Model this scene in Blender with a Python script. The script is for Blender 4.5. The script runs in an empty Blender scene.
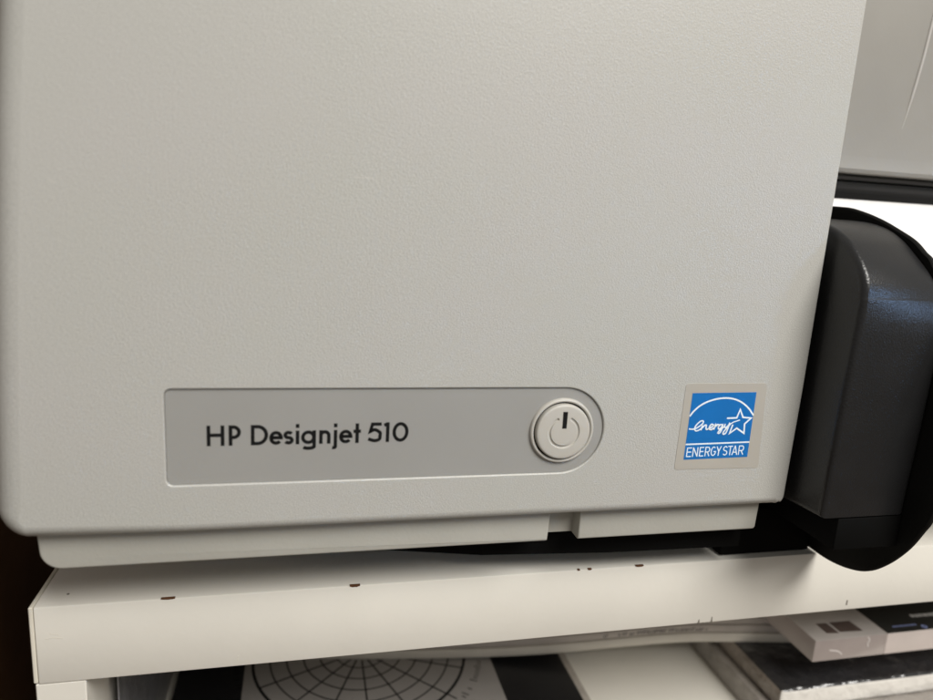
import bpy, bmesh, math, random
from mathutils import Vector, Matrix
random.seed(7)
S = bpy.context.scene
PI = math.pi
# ------------------------------------------------------------------ camera, world, lamps, exposure
cam_d = bpy.data.cameras.new('camera'); cam = bpy.data.objects.new('camera', cam_d)
S.collection.objects.link(cam); S.camera = cam
CAMX, CAMY, CAMZ = 0.03334, -0.2078, 0.08743
R0 = (0.97252150, -0.22537749, 0.05836889)      # camera right
R1 = (0.00925842, -0.21307339, -0.97699233)     # camera down
R2 = (0.23262893, 0.95068645, -0.20513182)      # camera forward
cam.matrix_world = Matrix(((R0[0], -R1[0], -R2[0], CAMX), (R0[1], -R1[1], -R2[1], CAMY),
                           (R0[2], -R1[2], -R2[2], CAMZ), (0, 0, 0, 1)))
cam_d.sensor_width = 36.0; cam_d.lens = 36.0 * 689.4185 / 933.0
cam_d.clip_start = 0.01; cam_d.clip_end = 50
cam_d.dof.use_dof = True; cam_d.dof.focus_distance = 0.255; cam_d.dof.aperture_fstop = 8.0

W = bpy.data.worlds.new('World'); S.world = W; W.use_nodes = True
W.node_tree.nodes['Background'].inputs[0].default_value = (1.0, 0.97, 0.92, 1)
W.node_tree.nodes['Background'].inputs[1].default_value = 0.32

def lamp(name, loc, target, sx, sy, power, col):
    d = bpy.data.lights.new(name, 'AREA'); d.shape = 'RECTANGLE'; d.size = sx; d.size_y = sy
    d.energy = power; d.color = col
    o = bpy.data.objects.new(name, d); S.collection.objects.link(o); o.location = loc
    o.rotation_euler = (Vector(target) - Vector(loc)).to_track_quat('-Z', 'Y').to_euler()
    return o
lamp('ceiling_lamp', (0.60, -0.97, 1.11), (0.1, 0, 0.0), 0.80, 0.70, 31.0, (1.0, 0.972, 0.925))
wl = lamp('blue_band_lamp', (0.96, -0.68, 0.285), (0.232, -0.0168, 0.068), 0.26, 0.10, 0.0125, (0.34, 0.58, 1.0))  # unseen blue lamp added for the reflected band on the spindle holder
wl.data.spread = math.radians(10)

S.view_settings.view_transform = 'Standard'; S.view_settings.look = 'None'
S.view_settings.exposure = 0.0; S.view_settings.gamma = 1.0

# ------------------------------------------------------------------ materials
def mat(name, col, rough=0.5, spec=0.5, grain=None, var=0.0, varscale=30, varcol=None, coat=0.0, metal=0.0, alpha=1.0, roughvar=0.0, speck=None):
    """grain = list of (scale per metre, bump strength, kind)"""
    m = bpy.data.materials.new(name); m.use_nodes = True
    nt = m.node_tree; N = nt.nodes; L = nt.links
    b = N['Principled BSDF']
    b.inputs['Base Color'].default_value = (*col, 1); b.inputs['Roughness'].default_value = rough
    b.inputs['Specular IOR Level'].default_value = spec; b.inputs['Metallic'].default_value = metal
    b.inputs['Coat Weight'].default_value = coat; b.inputs['Coat Roughness'].default_value = 0.12
    b.inputs['Alpha'].default_value = alpha
    tc = N.new('ShaderNodeTexCoord')
    if var:
        n = N.new('ShaderNodeTexNoise'); n.inputs['Scale'].default_value = varscale; n.inputs['Detail'].default_value = 5
        L.new(tc.outputs['Object'], n.inputs['Vector'])
        mx = N.new('ShaderNodeMix'); mx.data_type = 'RGBA'
        v2 = varcol or tuple(c * (1 - var) for c in col)
        mx.inputs['A'].default_value = (*col, 1); mx.inputs['B'].default_value = (*v2, 1)
        rp = N.new('ShaderNodeMapRange'); rp.inputs['From Min'].default_value = 0.35; rp.inputs['From Max'].default_value = 0.65
        L.new(n.outputs['Fac'], rp.inputs['Value']); L.new(rp.outputs['Result'], mx.inputs['Factor'])
        L.new(mx.outputs['Result'], b.inputs['Base Color'])
    if speck:                                                           # fine mottling of the moulded grain
        n = N.new('ShaderNodeTexNoise'); n.inputs['Scale'].default_value = speck[0]; n.inputs['Detail'].default_value = 1
        L.new(tc.outputs['Object'], n.inputs['Vector'])
        rp = N.new('ShaderNodeMapRange'); rp.inputs['From Min'].default_value = 0.25; rp.inputs['From Max'].default_value = 0.75
        rp.inputs['To Min'].default_value = 1 - speck[1]; rp.inputs['To Max'].default_value = 1 + speck[1]
        L.new(n.outputs['Fac'], rp.inputs['Value'])
        mu = N.new('ShaderNodeVectorMath'); mu.operation = 'SCALE'
        src = b.inputs['Base Color'].links[0].from_socket if b.inputs['Base Color'].links else None
        if src: L.new(src, mu.inputs[0])
        else: mu.inputs[0].default_value = col
        L.new(rp.outputs['Result'], mu.inputs['Scale']); L.new(mu.outputs['Vector'], b.inputs['Base Color'])
    if roughvar:
        n = N.new('ShaderNodeTexNoise'); n.inputs['Scale'].default_value = 45; n.inputs['Detail'].default_value = 6
        L.new(tc.outputs['Object'], n.inputs['Vector'])
        rp = N.new('ShaderNodeMapRange'); rp.inputs['To Min'].default_value = rough - roughvar; rp.inputs['To Max'].default_value = rough + roughvar
        L.new(n.outputs['Fac'], rp.inputs['Value']); L.new(rp.outputs['Result'], b.inputs['Roughness'])
    prev = None
    for (sc, st, kind) in (grain or []):
        if kind == 'cell':
            t = N.new('ShaderNodeTexVoronoi'); t.feature = 'SMOOTH_F1'; t.inputs['Scale'].default_value = sc; out = t.outputs['Distance']
        else:
            t = N.new('ShaderNodeTexNoise'); t.inputs['Scale'].default_value = sc; t.inputs['Detail'].default_value = 3; out = t.outputs['Fac']
        L.new(tc.outputs['Object'], t.inputs['Vector'])
        bp = N.new('ShaderNodeBump'); bp.inputs['Strength'].default_value = st; bp.inputs['Distance'].default_value = 1.0 / sc * 0.5
        L.new(out, bp.inputs['Height'])
        if prev: L.new(prev, bp.inputs['Normal'])
        prev = bp.outputs['Normal']
    if prev: L.new(prev, b.inputs['Normal']); L.new(prev, b.inputs['Coat Normal'])
    return m

M = {}
M['cover'] = mat('grained_light_grey_plastic', (0.464, 0.455, 0.430), 0.36, 0.5, [(2300, 0.26, 'cell'), (3400, 0.50, 'noise')], 0.05, 14, (0.456, 0.453, 0.420), speck=(3000, 0.14))
M['base'] = mat('base_grey_plastic', (0.44, 0.43, 0.385), 0.5, 0.4, [(900, 0.12, 'noise')], 0.06, 40)
M['centre'] = mat('centre_grey_plastic', (0.285, 0.273, 0.248), 0.42, 0.4, [(900, 0.06, 'noise')], 0.05, 40)
M['bead'] = mat('pale_crease_highlight', (0.43, 0.41, 0.385), 0.4, 0.5)  # pale tone stands in for light caught along the crease
M['inlay'] = mat('smooth_grey_inlay', (0.325, 0.320, 0.303), 0.42, 0.4, [(1600, 0.06, 'noise')], 0.04, 30)
M['button'] = mat('button_plastic', (0.49, 0.47, 0.425), 0.42, 0.5, [(1400, 0.06, 'noise')])
M['black_ink'] = mat('black_ink', (0.007, 0.007, 0.007), 0.55, 0.2)
M['black_plastic'] = mat('black_textured_plastic', (0.015, 0.015, 0.0155), 0.28, 0.45, [(1700, 0.22, 'cell'), (2600, 0.26, 'noise')], 0.15, 60)
M['disc'] = mat('matt_black_rubber', (0.011, 0.0108, 0.0098), 0.7, 0.10, [(900, 0.1, 'noise')], 0.2, 80)
M['deep_black'] = mat('deep_black_plastic', (0.004, 0.004, 0.0038), 0.7, 0.07)
M['dark_metal'] = mat('dark_grey_bar', (0.004, 0.004, 0.0036), 0.45, 0.12, [(600, 0.05, 'noise')])
M['paper'] = mat('white_paper', (0.79, 0.77, 0.755), 0.7, 0.3, [(700, 0.05, 'noise')], 0.02, 20)
M['laminate'] = mat('cream_white_laminate', (0.83, 0.80, 0.725), 0.36, 0.4, [(350, 0.03, 'noise')], 0.05, 22, roughvar=0.05)
M['band'] = mat('edge_band', (0.76, 0.72, 0.62), 0.4, 0.4, None, 0.05, 50)
M['chip'] = mat('bare_chipboard', (0.15, 0.068, 0.032), 0.9, 0.1, [(1500, 0.4, 'noise')], 0.4, 300)
M['scuff'] = mat('grey_scuff', (0.2, 0.18, 0.15), 0.8, 0.2)
M['film'] = mat('clear_label_film', (0.438, 0.412, 0.365), 0.3, 0.5, None, 0.04, 60)
M['blue'] = mat('blue_print', (0.008, 0.155, 0.47), 0.34, 0.45, None, 0.05, 90)
M['white_ink'] = mat('white_ink', (0.80, 0.86, 0.90), 0.4, 0.4)
M['wood'] = mat('dark_brown_wood', (0.10, 0.047, 0.018), 0.5, 0.3, [(200, 0.1, 'noise')], 0.5, 9)
M['wall'] = mat('painted_wall', (0.45, 0.42, 0.37), 0.8, 0.2, [(80, 0.05, 'noise')], 0.05, 4)
M['floor'] = mat('dark_floor', (0.18, 0.13, 0.09), 0.6, 0.3, None, 0.3, 6)
M['book_black'] = mat('black_book_cover', (0.012, 0.012, 0.013), 0.35, 0.5, [(300, 0.05, 'noise')], 0.2, 40)
M['page_grey'] = mat('grey_printed_page', (0.33, 0.312, 0.295), 0.5, 0.4, None, 0.08, 40)
M['page_edge'] = mat('page_edges', (0.46, 0.42, 0.37), 0.8, 0.2, [(900, 0.3, 'noise')], 0.2, 120)
M['mag'] = mat('magazine_paper', (0.52, 0.47, 0.43), 0.45, 0.4, None, 0.12, 50)
M['mag_cream'] = mat('cream_magazine_paper', (0.66, 0.62, 0.55), 0.45, 0.4, None, 0.1, 50)
M['mag_ink'] = mat('spine_ink', (0.05, 0.043, 0.04), 0.6, 0.3)
M['box_mauve'] = mat('mauve_grey_card', (0.40, 0.345, 0.325), 0.4, 0.5, None, 0.08, 70, coat=0.5)
M['box_top'] = mat('pale_grey_card', (0.45, 0.42, 0.40), 0.4, 0.5, None, 0.1, 60, coat=0.5)
M['box_pale'] = mat('pale_pink_card', (0.72, 0.64, 0.60), 0.4, 0.5, None, 0.06, 60, coat=0.5)
M['box_brown'] = mat('brown_print', (0.115, 0.085, 0.075), 0.4, 0.4, None, 0.15, 200)
M['box_black'] = mat('black_card', (0.016, 0.017, 0.016), 0.35, 0.5, None, 0.2, 60, coat=0.4)
M['wrap_black'] = mat('black_card_in_shrink_wrap', (0.022, 0.022, 0.024), 0.28, 0.6, [(45, 0.5, 'noise'), (120, 0.25, 'noise')], 0.4, 60, coat=0.8)
M['wrap_white'] = mat('white_card_in_shrink_wrap', (0.78, 0.75, 0.70), 0.35, 0.5, [(60, 0.5, 'noise')], 0.07, 80, coat=0.7)
M['wrap_brown'] = mat('brown_grey_card_in_shrink_wrap', (0.26, 0.22, 0.185), 0.38, 0.5, [(70, 0.6, 'noise')], 0.25, 60, coat=0.5)
M['wrap_grey'] = mat('grey_card_in_shrink_wrap', (0.34, 0.31, 0.28), 0.38, 0.5, [(70, 0.6, 'noise')], 0.2, 60, coat=0.5)
M['folder'] = mat('grey_plastic_folder', (0.20, 0.20, 0.21), 0.28, 0.5, [(40, 0.2, 'noise')], 0.1, 30)
M['print_grey'] = mat('pale_print', (0.62, 0.62, 0.62), 0.5, 0.4)
M['print_blue'] = mat('blue_grey_print', (0.25, 0.30, 0.55), 0.5, 0.4)

# ------------------------------------------------------------------ helpers
def obj(name, bm, m, parent=None, smooth=35, loc=None):
    me = bpy.data.meshes.new(name)
    bmesh.ops.remove_doubles(bm, verts=bm.verts, dist=1e-7)
    bmesh.ops.recalc_face_normals(bm, faces=bm.faces)
    bm.to_mesh(me); bm.free()
    if smooth:
        for p in me.polygons: p.use_smooth = len(p.vertices) <= 4
        me.set_sharp_from_angle(angle=math.radians(smooth))
    for x in (m if isinstance(m, (list, tuple)) else [m]): me.materials.append(x)
    o = bpy.data.objects.new(name, me); S.collection.objects.link(o)
    if parent:
        o.parent = parent
        p = Vector((0, 0, 0)); q = parent
        while q: p += q.location; q = q.parent
        o.location = -p if loc is None else loc
    elif loc is not None: o.location = loc
    return o
def thing(name, label, cat, loc, group=None):
    o = bpy.data.objects.new(name, None); S.collection.objects.link(o); o.location = loc
    o.empty_display_size = 0.02
    o['label'] = label; o['category'] = cat
    if group: o['group'] = group
    return o
def structure(o): o['kind'] = 'structure'; return o
def box_bm(x0, x1, y0, y1, z0, z1, bev=0.0, seg=2, bm=None):
    b2 = bmesh.new()
    bmesh.ops.create_cube(b2, size=1.0)
    for v in b2.verts:
        v.co = Vector(((x0 + x1) / 2 + v.co.x * (x1 - x0), (y0 + y1) / 2 + v.co.y * (y1 - y0), (z0 + z1) / 2 + v.co.z * (z1 - z0)))
    if bev: bmesh.ops.bevel(b2, geom=b2.edges[:], offset=bev, segments=seg, profile=0.5, affect='EDGES')
    if bm is None: return b2
    me = bpy.data.meshes.new('t'); b2.to_mesh(me); b2.free(); bm.from_mesh(me); bpy.data.meshes.remove(me)
    return bm
def arc(cx, cy, rx, ry, a0, a1, n=14):
    return [(cx + rx * math.cos(math.radians(a0 + (a1 - a0) * i / n)), cy + ry * math.sin(math.radians(a0 + (a1 - a0) * i / n))) for i in range(n + 1)]
def catmull(P, n=8, closed=False):
    P = [Vector(p) for p in P]; out = []; N = len(P)
    rng = range(N if closed else N - 1)
    for i in rng:
        g = (lambda k: P[k % N]) if closed else (lambda k: P[max(0, min(N - 1, k))])
        p0, p1, p2, p3 = g(i - 1), g(i), g(i + 1), g(i + 2)
        for k in range(n):
            t = k / n
            out.append(0.5 * ((2 * p1) + (p2 - p0) * t + (2 * p0 - 5 * p1 + 4 * p2 - p3) * t * t + (3 * p1 - p0 - 3 * p2 + p3) * t ** 3))
    if not closed: out.append(P[-1])
    return out
def ribbon(bm, pts, w, to3, t, closed=False, ramp=0.0):
    """flat stroke of width w following 2-D pts; to3(u,v,h) -> 3-D, h = height above the surface"""
    P = []
    for p in pts:
        p = Vector(p)
        if not P or (p - P[-1]).length > w * 0.02: P.append(p)
    if closed and (P[0] - P[-1]).length < w * 0.02: P.pop()
    n = len(P); Lf, Rt = [], []
    for i in range(n):
        a = P[i - 1] if (i > 0 or closed) else None
        b = P[(i + 1) % n] if (i < n - 1 or closed) else None
        d1 = (P[i] - a).normalized() if a is not None else None
        d2 = (b - P[i]).normalized() if b is not None else None
        if d1 is None: d1 = d2
        if d2 is None: d2 = d1
        n1 = Vector((-d1.y, d1.x)); n2 = Vector((-d2.y, d2.x))
        nn = n1 + n2
        if nn.length < 1e-6: nn = n1
        nn.normalize(); k = 1.0 / max(0.45, nn.dot(n1))
        Lf.append(P[i] + nn * (w / 2 * k)); Rt.append(P[i] - nn * (w / 2 * k))
    tl = [bm.verts.new(to3(p.x, p.y, t * (1 + ramp * i / n))) for i, p in enumerate(Lf)]; tr = [bm.verts.new(to3(p.x, p.y, t * (1 + ramp * i / n))) for i, p in enumerate(Rt)]
    bl = [bm.verts.new(to3(p.x, p.y, 0)) for p in Lf]; br = [bm.verts.new(to3(p.x, p.y, 0)) for p in Rt]
    for i in range(n if closed else n - 1):
        j = (i + 1) % n
        for q in ((tl[i], tl[j], tr[j], tr[i]), (tl[j], tl[i], bl[i], bl[j]), (tr[i], tr[j], br[j], br[i])):
            try: bm.faces.new(q)
            except ValueError: pass
    if not closed:
        for i in (0, n - 1): bm.faces.new((tl[i], tr[i], br[i], bl[i]))
def poly(bm, pts3):
    return bm.faces.new([bm.verts.new(p) for p in pts3])
def strip(bm, A, B, closed=True):
    n = len(A)
    for i in range(n if closed else n - 1):
        j = (i + 1) % n
        bm.faces.new((A[i], A[j], B[j], B[i]))
def ring(bm, pts): return [bm.verts.new(p) for p in pts]
def extrude_profile(bm, prof, f0, f1, caps=True):
    A = ring(bm, [f0(p) for p in prof]); B = ring(bm, [f1(p) for p in prof])
    strip(bm, A, B)
    if caps: bm.faces.new(A); bm.faces.new(B)
    return A, B
def offset_loop(pts, d):
    n = len(pts); out = []
    for i in range(n):
        p = Vector(pts[i]); a = Vector(pts[i - 1]); b = Vector(pts[(i + 1) % n])
        n1 = (p - a).normalized(); n2 = (b - p).normalized()
        m1 = Vector((n1.y, -n1.x)); m2 = Vector((n2.y, -n2.x)); mm = (m1 + m2)
        mm = mm.normalized() if mm.length > 1e-9 else m1
        k = 1 / max(0.4, mm.dot(m1)); dd = d[i] if isinstance(d, (list, tuple)) else d
        out.append(p + mm * dd * k)
    return out
def corner(ax, ay, bx, by, cx, cy, r, n=8):
    """round the corner b of polyline a-b-c"""
    A, Bp, Cc = Vector((ax, ay)), Vector((bx, by)), Vector((cx, cy))
    u = (A - Bp).normalized(); v = (Cc - Bp).normalized(); ang = u.angle(v); d = r / math.tan(ang / 2)
    p0 = Bp + u * d; p1 = Bp + v * d; ctr = Bp + (u + v).normalized() * (r / math.sin(ang / 2))
    a0 = math.atan2(p0.y - ctr.y, p0.x - ctr.x); a1 = math.atan2(p1.y - ctr.y, p1.x - ctr.x)
    da = (a1 - a0 + PI) % (2 * PI) - PI
    return [(ctr.x + r * math.cos(a0 + da * i / n), ctr.y + r * math.sin(a0 + da * i / n)) for i in range(n + 1)]

# ------------------------------------------------------------------ the setting
FLOOR_Z = -0.62
bm = bmesh.new(); poly(bm, [(-3, -3, FLOOR_Z), (4, -3, FLOOR_Z), (4, 0.75, FLOOR_Z), (-3, 0.75, FLOOR_Z)])
structure(obj('floor', bm, M['floor'], smooth=0))
structure(obj('wall', box_bm(-3, 4, 0.75, 0.85, FLOOR_Z, 2.2), M['wall'], smooth=0))

# dark wooden cupboard at the left
wd = thing('wooden_cupboard', 'dark brown wooden cupboard standing in shadow left of the white shelf unit', 'cupboard', (-0.35, 0.2, FLOOR_Z))
obj('side_board', box_bm(-0.142, -0.120, -0.02, 0.60, FLOOR_Z, 0.9, 0.001), M['wood'], wd)
obj('back_board', box_bm(-0.60, -0.1425, 0.585, 0.60, FLOOR_Z, 0.9), M['wood'], wd)
obj('door', box_bm(-0.60, -0.1425, -0.02, 0.0, FLOOR_Z + 0.02, 0.9, 0.001), M['wood'], wd)

# ------------------------------------------------------------------ white shelf unit
YS, ZT, ZB, XL, XR = 0.02374, -0.05142, -0.08039, -0.05421, 0.62
ZL = -0.176
sh = thing('shelf_unit', 'cream white laminated shelf unit with chipped front edges carrying the grey printer', 'shelf unit', (0.28, 0.2, FLOOR_Z))
obj('top_board', box_bm(XL + 0.0016, XR, YS, 0.50, ZB, ZT, 0.0005, 2), M['laminate'], sh)
obj('edge_band', box_bm(XL, XL + 0.00135, YS + 0.0002, 0.50, ZB + 0.0002, ZT - 0.0001, 0.0003, 1), M['band'], sh)
obj('side_panel', box_bm(XL + 0.0003, XL + 0.0160, YS + 0.0006, 0.50, FLOOR_Z, ZB - 0.0004, 0.0004, 1), M['laminate'], sh)
obj('side_panel', box_bm(XR - 0.016, XR, YS + 0.0006, 0.50, FLOOR_Z, ZB - 0.0004, 0.0004, 1), M['laminate'], sh)
obj('lower_board', box_bm(XL + 0.0162, XR - 0.0162, YS + 0.002, 0.49, ZL - 0.016, ZL, 0.0004, 1), M['laminate'], sh)
obj('back_panel', box_bm(XL + 0.0162, XR - 0.0162, 0.4905, 0.497, FLOOR_Z + 0.02, ZB - 0.0005), M['laminate'], sh)
def chip(x, w, h, top=True):
    bm = bmesh.new(); n = 9
    base = ZT if top else ZB
    sgn = -1 if top else 1
    pts = [(x - w / 2 + w * i / n, base + sgn * (-0.00015)) for i in range(n + 1)]
    low = [(x + w / 2 - w * i / n, base + sgn * h * (0.25 + 0.75 * math.sin(PI * i / n) * random.uniform(0.5, 1))) for i in range(n + 1)]
    A = ring(bm, [(a, YS - 0.00012, b) for a, b in pts + low]); B = ring(bm, [(a, YS + 0.0009, b) for a, b in pts + low])
    strip(bm, A, B); bm.faces.new(A); bm.faces.new(B)
    return bm
for x, w, h in ((-0.0108, 0.0046, 0.00045), (0.0532, 0.0038, 0.0007), (0.1459, 0.0016, 0.0005), (0.1412, 0.0010, 0.0004), (0.1676, 0.0036, 0.00055)):
    obj('edge_chip', chip(x, w, h), M['chip'], sh, smooth=0)
for x, w, h in ((0.1984, 0.0008, 0.0024), (0.2045, 0.0007, 0.0032)):
    obj('edge_nick', chip(x, w, h, False), M['scuff'], sh, smooth=0)
bm = box_bm(0.2720, 0.2727, YS - 0.0001, YS + 0.001, -0.0780, -0.0756); obj('edge_nick', bm, M['scuff'], sh, smooth=0)
SC = mat('pale_scratch', (0.66, 0.62, 0.54), 0.6)
for pts in ([(-0.0496, -0.0634), (-0.0472, -0.0630), (-0.0442, -0.0636)], [(-0.0482, -0.0615), (-0.0454, -0.0621)], [(0.0118, -0.0782), (0.0122, -0.0762)]):
    bm = bmesh.new(); ribbon(bm, pts, 0.00022, lambda u, v, h: (u, YS - h, v), 0.00006); obj('surface_scratch', bm, SC, sh, smooth=0)
bm = bmesh.new(); bmesh.ops.create_uvsphere(bm, u_segments=8, v_segments=6, radius=0.0005)
for v in bm.verts: v.co = Vector((-0.0441 + v.co.x, 0.0310 + v.co.y, ZT + v.co.z * 0.4))
obj('surface_speck', bm, M['scuff'], sh)

# ------------------------------------------------------------------ printer
pr = thing('large_format_printer', 'light grey large format printer with a power button and blue sticker', 'printer', (0.2, 0.12, ZT))
CR, CB, CTOP, CD = 0.21115, -0.01594, 0.26, 0.22       # right edge, bottom edge, top, depth of the end cover
left = [(-0.0340, CTOP), (-0.0395, 0.19), (-0.0434, 0.1325), (-0.0459, 0.1076), (-0.0492, 0.0679), (-0.0519, 0.0248), (-0.0532, -0.0025)]
out = [(x, z) for x, z in left]
out += corner(-0.0532, -0.0025, -0.0537, CB + 0.0003, 0.0, CB, 0.0090, 10)
out += [(x, CB) for x in (0.0, 0.05, 0.10, 0.15)]
out += corner(0.15, CB, CR - 0.0006, CB, CR, 0.0, 0.0036, 8)
out += [(CR, 0.03), (CR, 0.12), (CR, CTOP)]
rad = []
for i, (x, z) in enumerate(out):
    if i < 7: r = 0.0085
    elif x < 0 and z < 0.0:
        k = min(1, max(0, (x + 0.0537) / 0.012)); r = 0.0085 * (1 - k) + 0.0032 * k
    elif x < CR - 0.0040: r = 0.0032
    elif z < -0.002: r = 0.0024 if z < -0.0150 else 0.0012
    else: r = 0.0008
    rad.append(r)
# panel recess outline (clockwise / ccw not important)
PXL, PXC, PH = -0.00558, 0.11899, 0.030
def panel_outline(g=0.0):
    x0, z0, z1 = PXL - g, 0 - g, PH + g; rr = 0.0020 + g
    pts = arc(x0 + rr, z0 + rr, rr, rr, 180, 270, 6) + [(0.03, z0), (0.06, z0), (0.09, z0)]
    pts += arc(PXC, PH / 2, PH / 2 + g, PH / 2 + g, -90, 90, 40)
    pts += [(0.09, z1), (0.06, z1), (0.03, z1)] + arc(x0 + rr, z1 - rr, rr, rr, 90, 180, 6)
    return pts
bm = bmesh.new(); layers = []
NS = 8
for s in range(NS + 1):
    a = PI / 2 * s / NS
    off = offset_loop(out, [-r * (1 - math.sin(a)) for r in rad])
    # offset_loop moves to the left of travel; outline travels counter-clockwise so the sign is checked below
    if s == 0:
        test = off[10]; c0 = Vector((0.08, 0.1)); SG = 1 if (test - c0).length < (Vector(out[10]) - c0).length else -1
    off = offset_loop(out, [-SG * r * (1 - math.sin(a)) for r in rad])
    layers.append(ring(bm, [(p[0], r * (1 - math.cos(a)), p[1]) for p, r in zip(off, rad)]))
for a, b in zip(layers, layers[1:]): strip(bm, a, b)
back = ring(bm, [(x, CD, z) for x, z in out]); strip(bm, layers[-1], back); bm.faces.new(back)
c0 = ring(bm, [(x, 0, z) for x, z in panel_outline(0.00042)])
c1 = ring(bm, [(x, 0.00010, z) for x, z in panel_outline(0.00022)])
c2 = ring(bm, [(x, 0.00034, z) for x, z in panel_outline(0.00004)])
c3 = ring(bm, [(x, 0.0014, z) for x, z in panel_outline(0.0)])
strip(bm, c0, c1); strip(bm, c1, c2); strip(bm, c2, c3)
bm.edges.ensure_lookup_table()
es = [bm.edges.get((layers[0][i], layers[0][(i + 1) % len(out)])) for i in range(len(out))]
es += [bm.edges.get((c0[i], c0[(i + 1) % len(c0)])) for i in range(len(c0))]
g = bmesh.ops.triangle_fill(bm, use_beauty=True, use_dissolve=False, edges=es, normal=(0, -1, 0))
me_cover = obj('end_cover', bm, M['cover'], pr, smooth=30)
for p in me_cover.data.polygons:
    if len(p.vertices) == 3: p.use_smooth = False

SCR = mat('pale_cover_scratch', (0.60, 0.58, 0.54), 0.4)
for pts in ([(0.0475, 0.0935), (0.0500, 0.0934), (0.0532, 0.0936)], [(-0.0325, 0.0880), (-0.0308, 0.0868)], [(0.1010, 0.0560), (0.1022, 0.0549)], [(0.1500, 0.0900), (0.1504, 0.0888)]):
    bm = bmesh.new(); ribbon(bm, pts, 0.00016, lambda u, v, h: (u, -h, v), 0.00004); obj('surface_scratch', bm, SCR, pr, smooth=0)
# inlay plate with lettering
IY = 0.00075
bm = bmesh.new(); A = ring(bm, [(x, IY, z) for x, z in panel_outline(-0.00012)]); B = ring(bm, [(x, IY + 0.001, z) for x, z in panel_outline(-0.00012)])
strip(bm, A, B); bm.faces.new(A); bm.faces.new(B)
inlay = obj('name_plate', bm, M['inlay'], pr, smooth=0)

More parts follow.
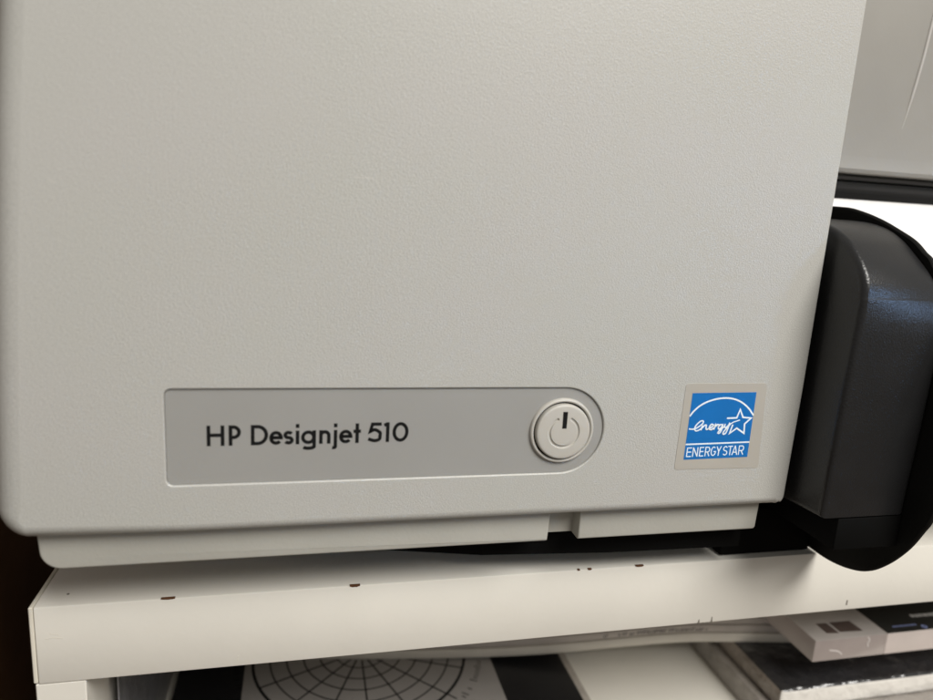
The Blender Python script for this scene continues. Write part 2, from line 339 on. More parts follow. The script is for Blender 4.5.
def letters(bm, specs, z0, cap, xh, desc, w, to3, t):
    """specs: (glyph, left, right) ; monoline geometric letters"""
    hw = w / 2
    for ch, l, r in specs:
        st = []
        L_, R_ = l + hw, r - hw; mid = (l + r) / 2
        top = z0 + cap - hw; T = z0 + cap; xt = z0 + xh
        rx = (r - l) / 2 - hw; ry = xh / 2 - hw; cy = z0 + xh / 2
        if ch == 'H':
            st = [[(L_, z0), (L_, T)], [(R_, z0), (R_, T)], [(L_, z0 + cap * .53), (R_, z0 + cap * .53)]]
        elif ch == 'P':
            b = cap * .28 - hw * .3
            cyb = T - hw - b
            st = [[(L_, z0), (L_, T)], [(L_, T - hw), (R_ - b, T - hw)] + arc(R_ - b, cyb, b, b, 90, -90) + [(L_, cyb - b)]]
        elif ch == 'D':
            b = cap / 2 - hw; cw = R_ - L_ - b * 0.95
            st = [[(L_, z0), (L_, T)], [(L_, T - hw), (L_ + cw, T - hw)] + arc(L_ + cw, z0 + cap / 2, R_ - L_ - cw, b, 90, -90, 20) + [(L_, z0 + hw)]]
        elif ch == 'e':
            st = [[(L_ + w * .2, cy + w * .05), (R_, cy + w * .05)] + arc(mid, cy, rx, ry, 3, 318, 30)]
        elif ch == 's':
            h = xh / 4 - hw * .5; rw = rx
            st = [arc(mid, xt - hw - h, rw, h, 30, 270, 14) + arc(mid, z0 + hw + h, rw, h, 90, -150, 14)]
        elif ch == 'i':
            st = [[(mid, z0), (mid, xt)], [(mid, xt + cap * .14), (mid, xt + cap * .14 + w * 1.15)]]
        elif ch == 'g':
            st = [arc(mid - hw * .2, cy, rx, ry, 0, 360, 28), [(R_, xt), (R_, z0 - desc * .42)] + arc(mid, z0 - desc * .42, rx, desc * .58 - hw, 0, -160, 14)]
        elif ch == 'n':
            b = rx
            st = [[(L_, z0), (L_, xt)], arc(mid, xt - hw - b, b, b, 180, 0, 16) + [(R_, z0)]]
        elif ch == 'j':
            jx = r - hw
            st = [[(jx, xt), (jx, z0 - desc * .55)] + arc(jx - (r - l) * .45, z0 - desc * .55, (r - l) * .45, desc * .45 - hw, 0, -120, 8), [(jx, xt + cap * .14), (jx, xt + cap * .14 + w * 1.15)]]
        elif ch == 't':
            st = [[(mid, z0), (mid, T)], [(l, xt - hw), (r, xt - hw)]]
        elif ch == '5':
            b = cap * .31; by = z0 + b + hw * .2
            st = [[(r - w * .1, T - hw), (l + w * 1.35, T - hw), (l + w * .75, by + b * .72)] + catmull([(l + w * .75, by + b * .72), (mid, by + b), (R_ - w * .1, by + b * .55), (R_, by), (R_ - w * .2, by - b * .55), (mid, z0 + hw), (l + w * .2, z0 + hw + b * .30)], 6)]
        elif ch == '1':
            st = [[(R_, z0), (R_, T)], [(l, T - w * .9), (R_, T - hw * .9)]]
        elif ch == '0':
            st = [arc(mid, z0 + cap / 2, rx, cap / 2 - hw, 0, 360, 36)]
        # condensed capitals for the sticker
        elif ch == 'E':
            st = [[(L_, z0), (L_, T)], [(L_, T - hw), (r, T - hw)], [(L_, z0 + hw), (r, z0 + hw)], [(L_, z0 + cap * .52), (r - w * .3, z0 + cap * .52)]]
        elif ch == 'N':
            st = [[(L_, z0), (L_, T)], [(R_, z0), (R_, T)], [(L_, T - hw * .5), (R_, z0 + hw * .5)]]
        elif ch == 'R':
            b = cap * .25; cyb = T - hw - b
            st = [[(L_, z0), (L_, T)], [(L_, T - hw), (R_ - b * .7, T - hw)] + arc(R_ - b * .7, cyb, b * .7, b, 90, -90, 8) + [(L_, cyb - b)], [(mid, cyb - b), (R_, z0)]]
        elif ch == 'G':
            st = [arc(mid, z0 + cap / 2, rx, cap / 2 - hw, 50, 335, 20) + [(R_, z0 + cap * .46), (mid + w * .2, z0 + cap * .46)]]
        elif ch == 'Y':
            st = [[(l + hw * .6, T), (mid, z0 + cap * .45)], [(r - hw * .6, T), (mid, z0 + cap * .45)], [(mid, z0 + cap * .5), (mid, z0)]]
        elif ch == 'S':
            h = cap / 4 - hw * .5; rw = rx * .95
            st = [arc(mid, T - hw - h, rw, h, 25, 270, 12) + arc(mid, z0 + hw + h, rw, h, 90, -155, 12)]
        elif ch == 'T':
            st = [[(mid, z0), (mid, T)], [(l, T - hw), (r, T - hw)]]
        elif ch == 'A':
            st = [[(l + hw * .6, z0), (mid, T)], [(r - hw * .6, z0), (mid, T)], [(l + (r - l) * .24, z0 + cap * .3), (r - (r - l) * .24, z0 + cap * .3)]]
        for k, s in enumerate(st):
            cl = len(s) > 12 and (Vector(s[0]) - Vector(s[-1])).length < 1e-6
            # strokes of one letter sit at slightly different heights so that no two faces are coplanar
            ribbon(bm, s, w, lambda u, v, h, k=k: to3(u, v, h * (1 + 0.25 * k)), t, cl)

mm = 0.001
bm = bmesh.new()
spec = [('H', 5.90, 10.96), ('P', 12.16, 15.71), ('D', 18.58, 23.64), ('e', 23.95, 28.0), ('s', 28.15, 31.25), ('i', 31.75, 33.0), ('g', 33.55, 37.95),
        ('n', 38.9, 42.4), ('j', 43.0, 44.45), ('e', 45.0, 49.15), ('t', 49.45, 51.75)]
letters(bm, [(c, a * mm, b * mm) for c, a, b in spec], 12.08 * mm, 6.45 * mm, 4.42 * mm, 1.9 * mm, 1.08 * mm, lambda u, v, h: (u, IY - h, v), 0.00005)
spec = [('5', 53.9, 58.35), ('1', 59.05, 60.75), ('0', 61.75, 66.9)]
letters(bm, [(c, a * mm, b * mm) for c, a, b in spec], 12.20 * mm, 6.55 * mm, 4.15 * mm, 1.85 * mm, 1.08 * mm, lambda u, v, h: (u, IY - h, v), 0.00005)
obj('lettering', bm, M['black_ink'], inlay, smooth=0)

# power button: bezel ring, raised cap with engraved power symbol, dark indicator slot
BXC, BZC = PXC, PH / 2
def lathe(bm, prof, n=96):
    rings = []
    for r, y in prof: rings.append(ring(bm, [(BXC + r * math.cos(2 * PI * i / n), y, BZC + r * math.sin(2 * PI * i / n)) for i in range(n)]))
    for a, b in zip(rings, rings[1:]): strip(bm, a, b)
    return rings
bm = bmesh.new()
lathe(bm, [(0.01135, IY - 0.00001), (0.01130, IY - 0.0005), (0.01115, IY - 0.0009), (0.01085, IY - 0.00115), (0.01055, IY - 0.0012), (0.01030, IY - 0.00105), (0.01012, IY - 0.0007), (0.01008, IY + 0.0006)])
bt = obj('power_button', bm, M['button'], pr, smooth=60)
bm = bmesh.new()
rs = lathe(bm, [(0.01009, IY - 0.0001), (0.0090, IY - 0.0001)])
obj('gap_ring', bm, M['black_ink'], bt, smooth=0)
bm = bmesh.new(); NA = 240
def capy(r, th):
    y = IY - 0.0022 - 0.0003 * (1 - (r / 0.0096) ** 2)
    g0, g1, gw = 0.00455, 0.00565, 0.00022
    up = abs((th - PI / 2 + PI) % (2 * PI) - PI)           # angle from straight up
    k = min(1, max(0, (r - g0) / gw)) * min(1, max(0, (g1 - r) / gw)) * min(1, max(0, (up - 0.42) / 0.05))
    return y + 0.0005 * (k * k * (3 - 2 * k))
rr = [0.0003, 0.002, 0.0035, 0.0043] + [0.0044 + 0.00006 * i for i in range(25)] + [0.0062, 0.0072, 0.0082, 0.0089]
prev = None
for r in rr:
    cur = ring(bm, [(BXC + r * math.cos(2 * PI * i / NA), capy(r, 2 * PI * i / NA), BZC + r * math.sin(2 * PI * i / NA)) for i in range(NA)])
    if prev: strip(bm, prev, cur)
    else: bm.faces.new(cur)
    prev = cur
for r, y in ((0.00925, IY - 0.00215), (0.00945, IY - 0.0019), (0.00955, IY - 0.0015), (0.00958, IY + 0.0005)):
    cur = ring(bm, [(BXC + r * math.cos(2 * PI * i / NA), y, BZC + r * math.sin(2 * PI * i / NA)) for i in range(NA)]); strip(bm, prev, cur); prev = cur
obj('button_cap', bm, M['button'], bt, smooth=60)
obj('indicator_window', box_bm(BXC - 0.00078, BXC + 0.00078, IY - 0.0026, IY - 0.0018, BZC + 0.0014, BZC + 0.0072, 0.00008, 1), M['black_ink'], bt, smooth=0)

HX, DX = 0.2137, 0.2500                       # left face of the spindle holder, plane of the flange disc
# base plinth below the cover, with its notch
def plinth(bm, x0, x1, y0, y1, z0, z1, rl, rr_):
    pts = [(x0, z1)]
    pts += corner(x0, z1, x0 + 0.0008, z0, x1, z0, rl, 8) if rl else [(x0, z0)]
    pts += corner(x0, z0, x1 - 0.0006, z0, x1, z1, rr_, 6) if rr_ else [(x1, z0)]
    pts += [(x1, z1)]
    e = 0.0007
    prevl = None
    for k in range(5):
        a = PI / 2 * k / 4
        o1 = offset_loop(pts, -e * (1 - math.sin(a))); o2 = offset_loop(pts, e * (1 - math.sin(a)))
        cen = Vector(((x0 + x1) / 2, (z0 + z1) / 2))
        o = o1 if (o1[0] - cen).length <= (o2[0] - cen).length else o2
        cur = ring(bm, [(p[0], y0 + e * (1 - math.cos(a)), p[1]) for p in o])
        if prevl: strip(bm, prevl, cur)
        else: bm.faces.new(cur)
        prevl = cur
    cur = ring(bm, [(x, y1, z) for x, z in pts]); strip(bm, prevl, cur); bm.faces.new(cur)
bm = bmesh.new()
PZ = -0.02842
plinth(bm, -0.0437, 0.1202, 0.006, 0.16, PZ, -0.0139, 0.0062, 0.0006)
plinth(bm, 0.1313, 0.2052, 0.006, 0.16, PZ, -0.0139, 0.0, 0.0012)
box_bm(0.1190, 0.1324, 0.0118, 0.159, PZ + 0.0004, -0.0141, 0, bm=bm)
base = obj('base_plinth', bm, M['base'], pr, smooth=30)
bm = bmesh.new(); bmesh.ops.create_cone(bm, cap_ends=True, segments=16, radius1=0.0008, radius2=0.0008, depth=0.001)
for v in bm.verts: v.co = Vector((0.1226 + v.co.x, 0.0117 + v.co.z, -0.0185 + v.co.y))
obj('screw', bm, M['black_ink'], base)
obj('cover_underside', box_bm(-0.040, 0.2045, 0.004, 0.18, -0.0157, -0.0143), M['base'], pr, smooth=0)
for x, y in ((0.0, 0.07), (0.17, 0.07), (0.0, 0.19), (0.17, 0.19), (0.50, 0.14), (0.50, 0.25)):
    bm = bmesh.new(); bmesh.ops.create_cone(bm, cap_ends=True, segments=24, radius1=0.010, radius2=0.0115, depth=PZ - ZT + 0.0005)
    for v in bm.verts: v.co += Vector((x, y, (PZ + ZT) / 2))
    obj('rubber_foot', bm, M['disc'], pr)
obj('lower_body', box_bm(0.2056, DX - 0.0005, 0.045, 0.0795, -0.0365, 0.03, 0.002), M['black_plastic'], pr)
obj('holder_base', box_bm(0.2058, DX - 0.0006, 0.0262, 0.044, -0.0510, -0.0300, 0.001), M['deep_black'], pr)
obj('lower_body', box_bm(0.2054, 0.60, 0.080, 0.30, -0.0365, 0.03, 0.002), M['black_plastic'], pr)
bm = bmesh.new()
plan = [(-0.038, 0.082), (0.0, 0.052), (0.05, 0.032), (0.10, 0.0205), (0.15, 0.0165), (0.2056, 0.0152), (0.2056, 0.15), (-0.038, 0.15)]
extrude_profile(bm, plan, lambda p: (p[0], p[1], -0.0405), lambda p: (p[0], p[1], PZ + 0.0002))
obj('added_shade_slab', bm, M['deep_black'], pr, smooth=0)  # added black slab, stands in for the shade under the plinth
obj('rear_body', box_bm(0.2115, 0.62, 0.125, 0.32, 0.031, 0.255, 0.004), M['base'], pr)
obj('rear_body', box_bm(-0.02, 0.2110, 0.221, 0.32, PZ, 0.255, 0.004), M['base'], pr)

# right hand spindle holder: rounded block, hub box and flange disc
prof = [(-0.0154, -0.0144), (-0.0165, 0.026), (-0.0173, 0.060), (-0.0172, 0.0655), (-0.0164, 0.0702), (-0.0142, 0.0745), (-0.0100, 0.0792), (-0.0045, 0.0838), (0.0030, 0.0876), (0.0120, 0.0898), (0.022, 0.0905)]
cv = [prof[0], (-0.0162, 0.012), prof[1]] + [tuple(p) for p in catmull(prof[1:], 8)][1:] + [(0.044, 0.0905), (0.044, -0.0185)]
bm = bmesh.new(); prevl = None; e = 0.0022
cen = Vector((0.015, 0.035))
for k in range(7):
    a = PI / 2 * k / 6
    o1 = offset_loop(cv, -e * (1 - math.sin(a))); o2 = offset_loop(cv, e * (1 - math.sin(a)))
    o = o1 if (o1[2] - cen).length <= (o2[2] - cen).length else o2
    cur = ring(bm, [(HX + e * (1 - math.cos(a)), p[0], p[1]) for p in o])
    if prevl: strip(bm, prevl, cur)
    else: bm.faces.new(cur)
    prevl = cur
def draft(p):                                                            # the crown is drawn in a little towards the disc
    k = min(1, max(0, (p[1] - 0.054) / 0.029)); return p[0] + 0.0097 * k * k * (3 - 2 * k)
for k in range(6):
    a = PI / 2 * k / 5; e2 = 0.0024
    o1 = offset_loop(cv, -e2 * (1 - math.cos(a))); o2 = offset_loop(cv, e2 * (1 - math.cos(a)))
    o = o1 if (o1[2] - cen).length <= (o2[2] - cen).length else o2
    cur = ring(bm, [(DX - e2 + e2 * math.sin(a) - 0.00005, draft(p), p[1]) for p in o]); strip(bm, prevl, cur); prevl = cur
bm.faces.new(prevl)
blk = obj('spindle_holder', bm, M['black_plastic'], pr, smooth=40)
obj('hub_box', box_bm(0.2220, DX - 0.0003, -0.0150, 0.042, -0.0276, -0.0150, 0.0006), M['deep_black'], pr)
RCY, RCZ = 0.0235, 0.0250
egg = [(0.0405, 0.0958), (0.0305, 0.0942), (0.0198, 0.0912), (0.0110, 0.0878), (0.0035, 0.0845), (-0.0020, 0.0806), (-0.0072, 0.0761), (-0.0198, 0.0570), (-0.0272, 0.0350), (-0.0294, 0.0130),
       (-0.0266, -0.0094), (-0.0233, -0.0184), (-0.0188, -0.0274), (-0.0118, -0.0369), (-0.0038, -0.0442), (0.0059, -0.0482), (0.0168, -0.0501), (0.0291, -0.0501), (0.042, -0.0496), (0.062, -0.0455), (0.080, -0.029),
       (0.092, 0.004), (0.096, 0.036), (0.088, 0.066), (0.071, 0.088), (0.055, 0.0952)]
egg = [tuple(p) for p in catmull(egg, 6, True)]
bm = bmesh.new(); prevl = None; cen2 = Vector((RCY, RCZ))
for d_, x in ((0.0006, DX), (0.0, DX + 0.0005), (0.0, DX + 0.0017), (0.0006, DX + 0.0022)):
    cur = ring(bm, [(x, p[0] + (cen2.x - p[0]) * d_ * 14, p[1] + (cen2.y - p[1]) * d_ * 14) for p in egg])
    if prevl: strip(bm, prevl, cur)
    else: bm.faces.new(cur)
    prevl = cur
bm.faces.new(prevl)
obj('flange_disc', bm, M['disc'], pr, smooth=40)
bm = bmesh.new(); extrude_profile(bm, [(0.0119 * math.cos(2 * PI * i / 32), 0.0119 * math.sin(2 * PI * i / 32)) for i in range(32)],
    lambda p: (DX - 0.001, RCY + p[0], RCZ + p[1]), lambda p: (0.60, RCY + p[0], RCZ + p[1]))
obj('spindle', bm, M['disc'], pr)

# centre cover with its raised panel and rolled lower lip (upper right)
YC = 0.060
lip = [(0.2115, None)]
bm = bmesh.new()
prof = [(YC + 0.02, 0.1118), (YC + 0.004, 0.1114), (YC + 0.0012, 0.1118), (YC, 0.1132), (YC + 0.0002, 0.1150), (YC + 0.0003, 0.117), (YC + 0.0004, 0.121), (YC + 0.0004, 0.255), (YC + 0.02, 0.255)]
extrude_profile(bm, prof, lambda p: (0.2115, p[0], p[1]), lambda p: (0.62, p[0], p[1]))
cc = obj('centre_cover', bm, M['centre'], pr, smooth=40)
bm = bmesh.new(); g = []
sm = lambda t: (lambda c: c * c * (3 - 2 * c))(min(1, max(0, t)))
zs = [0.1165 + 0.0012 * i for i in range(16)] + [0.145, 0.16, 0.18, 0.20, 0.23, 0.254]
for z in zs:
    xe = 0.2908 + (z - 0.1285) * 0.086
    us = [0.2118 - xe, -0.06, -0.04, -0.025, -0.015, -0.008, -0.004, -0.0022, -0.0016, -0.0012, -0.0008, -0.0004, 0, .0004, .0008, .0012, .0016, .002, .003, .02, .1, .2, 0.618 - xe]
    fz = sm((z - 0.1165) / 0.05)
    row = []
    for u in us:
        h = 0.0024 * (max(0, 1 + u / 0.085)) ** 1.6 * fz if u <= 0 else 0.0024 * fz
        row.append(bm.verts.new((xe + u, YC + 0.00035 - h, z)))
    g.append(row)
for a_, b_ in zip(g, g[1:]):
    for i in range(len(a_) - 1): bm.faces.new((a_[i], a_[i + 1], b_[i + 1], b_[i]))
obj('raised_panel', bm, M['centre'], cc, smooth=80)
bm = bmesh.new(); prevl = None                                          # added pale bead, paints the crease's lit edge and tapers out at its foot
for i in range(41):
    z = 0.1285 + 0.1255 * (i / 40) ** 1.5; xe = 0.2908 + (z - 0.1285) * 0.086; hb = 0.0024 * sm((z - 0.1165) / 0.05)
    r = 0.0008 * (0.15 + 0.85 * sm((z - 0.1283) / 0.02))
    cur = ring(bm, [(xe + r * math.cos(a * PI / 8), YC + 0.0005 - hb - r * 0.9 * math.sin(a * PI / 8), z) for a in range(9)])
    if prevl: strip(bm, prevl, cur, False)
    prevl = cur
obj('crease_highlight', bm, M['bead'], cc, smooth=80)
# dark bar with a rounded ridge under the centre cover
bm = bmesh.new()
prof = [(YC + 0.0135, 0.0980), (YC + 0.0125, 0.0975), (YC + 0.011, 0.0985), (YC + 0.0095, 0.1030), (YC + 0.0085, 0.1046), (YC + 0.0062, 0.1052), (YC + 0.0050, 0.1064), (YC + 0.0056, 0.1078), (YC + 0.008, 0.1085), (YC + 0.012, 0.1092), (YC + 0.0138, 0.1092)]
extrude_profile(bm, prof, lambda p: (0.2116, p[0], p[1]), lambda p: (0.615, p[0], p[1]))
obj('guide_bar', bm, M['dark_metal'], pr, smooth=50)

# sticker on the cover
stk = [(0.16330, 0.03145), (0.19545, 0.03150), (0.19700, -0.00065), (0.16275, -0.00020)]
pts = []
for i in range(4):
    a, b, c = stk[i - 1], stk[i], stk[(i + 1) % 4]; pts += corner(*a, *b, *c, 0.0011, 5)
bm = bmesh.new(); extrude_profile(bm, pts, lambda p: (p[0], -0.00012, p[1]), lambda p: (p[0], 0.0003, p[1]))
st = obj('sticker', bm, M['film'], pr, smooth=0)
BT = [(0.16616, 0.02800), (0.19160, 0.02822), (0.19172, 0.00378), (0.16595, 0.00340)]
bm = bmesh.new(); extrude_profile(bm, BT, lambda p: (p[0], -0.00018, p[1]), lambda p: (p[0], -0.00010, p[1]))
obj('blue_field', bm, M['blue'], st, smooth=0)
def uv(u, v, h):
    TL, TR, BR, BL = [Vector(p) for p in BT]
    p = (TL * (1 - u) + TR * u) * v + (BL * (1 - u) + BR * u) * (1 - v)
    return (p.x, -0.00018 - h, p.y)
# image measurements (a 7x crop of the photograph's sticker, corners below) -> uv
def img(px, py):
    u, v = 0.5, 0.5
    TL, TR, BR, BL = Vector((192, 127)), Vector((637, 118)), Vector((573, 571)), Vector((127, 593))
    for _ in range(8):
        f = (TL * (1 - u) + TR * u) * v + (BL * (1 - u) + BR * u) * (1 - v) - Vector((px, py))
        du = (TR - TL) * v + (BR - BL) * (1 - v); dv = (TL * (1 - u) + TR * u) - (BL * (1 - u) + BR * u)
        det = du.x * dv.y - du.y * dv.x
        u -= (f.x * dv.y - f.y * dv.x) / det; v -= (du.x * f.y - du.y * f.x) / det
    return (u, v)
bm = bmesh.new(); T = 0.00003
ribbon(bm, [(u, v) for u, v in catmull([img(*p) for p in ((171, 287), (200, 250), (250, 208), (320, 176), (400, 160), (470, 164), (530, 187), (580, 228), (616, 278))], 8)], 0.024, uv, T)
ribbon(bm, [(0.0, 0.2335), (1.0, 0.2335)], 0.022, uv, T)
star = [img(*p) for p in ((428, 299), (497, 296), (522, 238), (541, 292), (599, 297), (553, 338), (548, 403), (497, 368), (446, 405), (470, 343))]
ribbon(bm, star, 0.024, uv, T)
ribbon(bm, [img(*p) for p in ((441, 345), (478, 324), (520, 311))], 0.016, uv, T * 1.3)
def script(pts, w=0.019, k=1.0): ribbon(bm, [(p[0], p[1]) for p in catmull([img(*q) for q in pts], 6)], w, uv, T * k, ramp=0.9)
script([(165, 374), (196, 376), (228, 362), (258, 338), (264, 320), (246, 320), (218, 345), (204, 370), (211, 387), (232, 383), (252, 368)])
script([(247, 384), (257, 352), (254, 368), (272, 350), (284, 347), (282, 366), (286, 378), (304, 368)], k=2.0)
script([(300, 372), (322, 360), (333, 347), (322, 341), (307, 355), (303, 373), (318, 378), (338, 364)], k=3.9)
script([(334, 378), (346, 343), (342, 356), (358, 344), (372, 344)], k=7.5)
script([(398, 345), (382, 344), (368, 360), (370, 375), (386, 366), (399, 344), (391, 378), (376, 402), (364, 402), (374, 386), (404, 362), (414, 350)], k=2.0)
script([(416, 338), (410, 358), (420, 363), (436, 350), (446, 333), (434, 368), (418, 402), (402, 410), (400, 398), (424, 368), (452, 338)], k=3.9)
obj('emblem', bm, M['white_ink'], st, smooth=0)
bm = bmesh.new()
lets = [('E', 150, 184), ('N', 191, 229), ('E', 238, 269), ('R', 277, 312), ('G', 317, 355), ('Y', 356, 390), ('S', 402, 436), ('T', 437, 470), ('A', 467, 506), ('R', 512, 551)]
W7 = 446.0
sp = [(c, (a + 0.5 - 137) / W7, (b - 137) / W7) for c, a, b in lets]
letters(bm, sp, 0.040, 0.145, 0.1, 0.03, 0.0148, uv, T)
obj('lettering', bm, M['white_ink'], st, smooth=0)

# ------------------------------------------------------------------ paper roll on the spindle
PRR = 0.0450
ro = thing('paper_roll', 'white paper roll behind the black flange disc, its sheet fed under the dark bar', 'paper roll', (0.42, 0.0300, 0.0250))
RCY, RCZ = 0.0300, 0.0250
bm = bmesh.new(); n = 120
A = ring(bm, [(DX + 0.0024, RCY + PRR * math.cos(2 * PI * i / n), RCZ + PRR * math.sin(2 * PI * i / n)) for i in range(n)])
B = ring(bm, [(0.585, v.co.y, v.co.z) for v in A]); strip(bm, A, B)
C_ = ring(bm, [(0.585, RCY + 0.0125 * math.cos(2 * PI * i / n), RCZ + 0.0125 * math.sin(2 * PI * i / n)) for i in range(n)]); strip(bm, B, C_)
D_ = ring(bm, [(DX + 0.0024, v.co.y, v.co.z) for v in C_]); strip(bm, C_, D_); strip(bm, D_, A)
obj('wound_paper', bm, M['paper'], ro, smooth=40)
path = [(0.010, 0.0662), (0.020, 0.0694), (0.032, 0.0712), (0.044, 0.0775), (0.056, 0.0870), (0.066, 0.0960), (0.0735, 0.1035), (0.078, 0.111)]
path = [tuple(p) for p in catmull(path, 6)]
bm = bmesh.new(); prof = path + [(y - 0.00012, z + 0.00022) for y, z in reversed(path)]
extrude_profile(bm, prof, lambda p: (DX + 0.0026, p[0], p[1]), lambda p: (0.584, p[0], p[1]))
obj('fed_sheet', bm, M['paper'], ro, smooth=40)

# ------------------------------------------------------------------ things on the lower board
# black ring-bound atlas with a round grid chart
bx0, bx1, by0, by1 = -0.0300, 0.1835, 0.045, 0.262
ZK = -0.170
bk = thing('chart_book', 'thin black book under the shelf top with a circular grid chart on its cover', 'book', ((bx0 + bx1) / 2, 0.15, ZL))
obj('cover', box_bm(bx0, bx1, by0, by1, ZK - 0.0012, ZK, 0.0003, 1), M['book_black'], bk)
obj('page_block', box_bm(bx0 + 0.002, bx1 + 0.0045, by0 + 0.002, by1 - 0.002, ZL + 0.0005, ZK - 0.0013), M['page_edge'], bk)
chx, chy = 0.0685, 0.1500
pg = obj('chart_page', box_bm(0.0045, 0.1418, 0.052, 0.225, ZK + 0.00002, ZK + 0.00030), M['page_grey'], bk)
bm = bmesh.new(); zc = ZK + 0.00030; k = 1.0
c3 = lambda u, v, h: (u, v, zc + h)
for r, w in ((0.0145, 0.0007), (0.0235, 0.0008), (0.0325, 0.0008), (0.0418, 0.0008), (0.0508, 0.0008), (0.0600, 0.0016)):
    ribbon(bm, arc(chx, chy, r, r, 0, 360, 90), w, c3, 0.00005, True)
for i in range(16):
    a = PI / 8 * i; ca, sa = math.cos(a), math.sin(a)
    r1 = 0.0665 if i % 2 == 0 else 0.060
    ribbon(bm, [(chx + 0.008 * ca, chy + 0.008 * sa), (chx + r1 * ca, chy + r1 * sa)], 0.0009, lambda u, v, h: (u, v, zc + h * 1.4), 0.00005)
for i in range(180):                                                   # small degree marks round the rim
    a = 2 * PI * i / 180; r0, r1 = (0.0675, 0.0700) if i % 5 else (0.0662, 0.0705)
    if random.random() < 0.75: ribbon(bm, [(chx + r0 * math.cos(a), chy + r0 * math.sin(a)), (chx + r1 * math.cos(a), chy + r1 * math.sin(a))], 0.0007, c3, 0.00004)
obj('grid_lines', bm, M['black_ink'], pg, smooth=0)

# grey plastic folder at the far left
fd = thing('plastic_folder', 'grey plastic folder on the lower board beside the left side panel', 'folder', (-0.032, 0.16, ZL))
bm = bmesh.new()
fo = [(-0.0355, 0.06)] + [(-0.0355, 0.25), (-0.0310, 0.25)] 
ptsf = [(-0.0352, 0.05), (-0.0352, 0.27), (-0.0345, 0.27), (-0.0345, 0.05)]
extrude_profile(bm, ptsf, lambda p: (p[0], p[1], ZL), lambda p: (p[0], p[1], -0.095))
obj('sleeve', bm, M['folder'], fd, smooth=0)

# three magazines, bent over the books at the right
front = [(0.020, 0.150, -0.1695), (0.0655, 0.1425, -0.1695), (0.120, 0.134, -0.1685), (0.170, 0.1245, -0.1645), (0.215, 0.116, -0.1585), (0.250, 0.107, -0.1525), (0.285, 0.098, -0.1497), (0.33, 0.091, -0.1497), (0.40, 0.085, -0.1497), (0.46, 0.080, -0.1497)]
fp = catmull(front, 5)
def magazine(dz, th, label, m, dx0, dy, x_end, group):
    t_ = thing('magazine', label, 'magazine', (0.22, 0.17, -0.165 + dz), group)
    P = [p for p in fp if dx0 <= p.x <= x_end]
    bm = bmesh.new(); rows = []
    back = Vector((0.17, 0.98, 0)).normalized() * 0.11
    for p in P:
        lift = Vector((0, 0, dz))
        f0 = p + Vector((0, dy, 0)) + lift
        rows.append([bm.verts.new(q) for q in (f0 + Vector((0, 0.0006, 0)), f0 + Vector((0, 0, th * .3)), f0 + Vector((0, 0, th * .7)), f0 + Vector((0, 0.0006, th * 0.97)), f0 + back + Vector((0, 0, th * 0.97)), f0 + back)])
    for a, b in zip(rows, rows[1:]):
        for i in range(6): bm.faces.new((a[i], a[(i + 1) % 6], b[(i + 1) % 6], b[i]))
    bm.faces.new(rows[0]); bm.faces.new(rows[-1])
    bl = obj('page_block', bm, m, t_, smooth=40)
    return t_, bl
G = 'magazines stacked under the shelf top'
mg1, mb1 = magazine(0.0, 0.0056, 'bottom magazine of three, pale cream plain spine, draped over the wrapped black book', M['mag_cream'], 0.02, 0.0, 0.46, G)
mg2, mb2 = magazine(0.0057, 0.0046, 'middle magazine of three, greyish pink spine with a line of small print', M['mag'], 0.03, 0.0008, 0.43, G)
mg3, mb3 = magazine(0.0104, 0.0044, 'topmost magazine of three, greyish cover, directly under the shrink-wrapped box', M['mag'], 0.035, 0.0016, 0.42, G)
def spine_print(parent, dz, dy, th, runs):
    def at(x):
        for a, b in zip(fp, fp[1:]):
            if a.x <= x <= b.x: t = (x - a.x) / (b.x - a.x); return a.lerp(b, t)
    for x0, x1 in runs:
        x = x0; bm = bmesh.new()
        while x < x1:
            w = random.uniform(0.0009, 0.0016); p = at(x); q = at(x + w)
            h = random.uniform(0.0014, 0.0022); b = dz + th * 0.3
            for (u0, u1, v0, v1) in random.choice([((0, .35, 0, 1), (.6, 1, 0, 1)), ((0, .4, 0, 1), (.4, 1, .7, 1)), ((0, 1, 0, .35), (.3, .7, .35, 1)), ((0, 1, .6, 1), (0, .4, 0, .6))]):
                qs = []
                for u, v in ((u0, v0), (u1, v0), (u1, v1), (u0, v1)):
                    c = p.lerp(q, u); qs.append((c.x, c.y + dy - 0.00012, c.z + b + v * h))
                poly(bm, qs)
            x += w + random.choice([0.0004, 0.0004, 0.0004, 0.0013])
        obj('spine_print', bm, M['mag_ink'], parent, smooth=0)
spine_print(mb3, 0.0104, 0.0016, 0.0044, [(0.150, 0.178), (0.205, 0.2075), (0.2135, 0.262)])
spine_print(mb2, 0.0057, 0.0008, 0.0046, [(0.205, 0.2075), (0.2135, 0.263)])

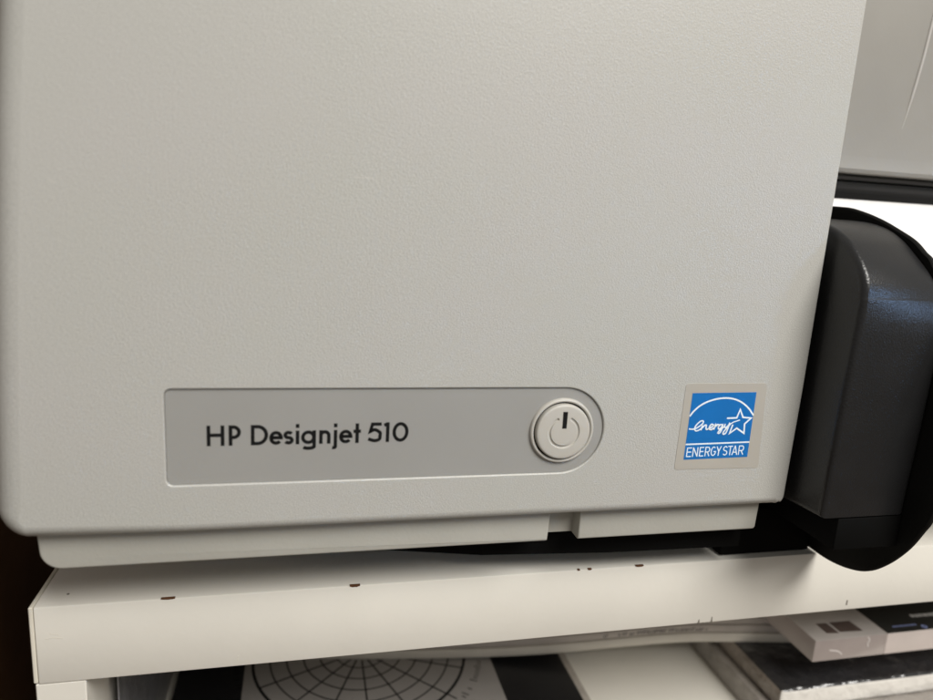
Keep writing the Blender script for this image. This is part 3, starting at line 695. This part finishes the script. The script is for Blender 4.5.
# two shrink-wrapped books stacked at the right
def wrapped(name, label, x0, x1, y0, y1, z0, z1, top, fr, side, bev, group):
    t_ = thing(name, label, 'book', ((x0 + x1) / 2, (y0 + y1) / 2, z0), group)
    b = box_bm(x0, x1, y0, y1, z0, z1, bev, 3)
    o = obj('wrapped_block', b, [side, top, fr], t_, smooth=40)
    for p in o.data.polygons:
        if p.normal.z > 0.6: p.material_index = 1
        elif p.normal.y < -0.5: p.material_index = 2
    return t_
GB = 'shrink-wrapped books stacked on the lower board'
wa = wrapped('wrapped_book', 'upper shrink-wrapped book of the pair, black cover with a bright white front edge', 0.2785, 0.50, 0.0585, 0.24, -0.1622, -0.1500, M['wrap_black'], M['wrap_white'], M['wrap_brown'], 0.0022, GB)
wb = wrapped('wrapped_book', 'lower shrink-wrapped book of the pair, grey sided, beneath the black covered one', 0.2740, 0.505, 0.052, 0.245, ZL, -0.1625, M['wrap_grey'], M['wrap_white'], M['wrap_grey'], 0.0012, GB)
# small shrink-wrapped software box
X0, Y0, Z0, Z1, XB = 0.2907, 0.0556, -0.1323, -0.1200, 0.3351
bxt = thing('wrapped_box', 'flat shrink-wrapped box with grey end, two brown print squares and black top', 'box', (0.36, 0.1, Z0))
b = box_bm(X0, XB - 0.00005, Y0, 0.19, Z0, Z1, 0.0004, 2)
ob = obj('carton_end', b, [M['box_mauve'], M['box_top']], bxt)
for p in ob.data.polygons:
    if p.normal.z > 0.6: p.material_index = 1
b = box_bm(XB + 0.00005, 0.47, Y0, 0.19, Z0, Z1, 0.0004, 2)
o2 = obj('carton', b, [M['box_pale'], M['box_black']], bxt)
for p in o2.data.polygons:
    if p.normal.z > 0.6: p.material_index = 1
bm = bmesh.new()
for x0, x1 in ((0.3015, 0.3085), (0.3098, 0.3232)):
    extrude_profile(bm, [(x0, 0.0606), (x1, 0.0598), (x1 - 0.0006, 0.0688), (x0, 0.0690)], lambda p: (p[0], p[1], Z1 + 0.00006), lambda p: (p[0], p[1], Z1 - 0.0002))
obj('print_square', bm, M['box_brown'], ob, smooth=0)
bm = bmesh.new(); x = 0.362
while x < 0.395:                                                        # pale wording on the black top, too blurred to read in the photograph
    w = random.uniform(0.0016, 0.003)
    ribbon(bm, [(x, 0.0675 + random.uniform(0, .0006)), (x + w, 0.0675 + random.uniform(0, .0006))], 0.0024, lambda u, v, h: (u, v, Z1 + h), 0.00004); x += w + 0.0006
obj('pale_wording', bm, M['print_grey'], o2, smooth=0)
bm = bmesh.new()
ribbon(bm, arc(0.3612, 0.0582, 0.0011, 0.0011, 0, 360, 16), 0.0009, lambda u, v, h: (u, v, Z1 + h), 0.00004, True)
x = 0.343
while x < 0.357:
    w = random.uniform(0.0009, 0.0016); ribbon(bm, [(x, 0.0605), (x + w, 0.0605)], 0.0011, lambda u, v, h: (u, v, Z1 + h), 0.00003); x += w + 0.0005
obj('blue_emblem', bm, M['print_blue'], o2, smooth=0)
FC = mat('painted_film_glint', (0.75, 0.70, 0.68), 0.12, 0.8)  # glints on the film creases, painted as pale strips
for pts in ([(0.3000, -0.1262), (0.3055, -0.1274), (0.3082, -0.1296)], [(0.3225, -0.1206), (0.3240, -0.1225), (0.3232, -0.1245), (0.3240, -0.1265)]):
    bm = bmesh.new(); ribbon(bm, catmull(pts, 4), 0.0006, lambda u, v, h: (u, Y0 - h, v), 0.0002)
    obj('film_crease_glint', bm, FC, ob, smooth=0)
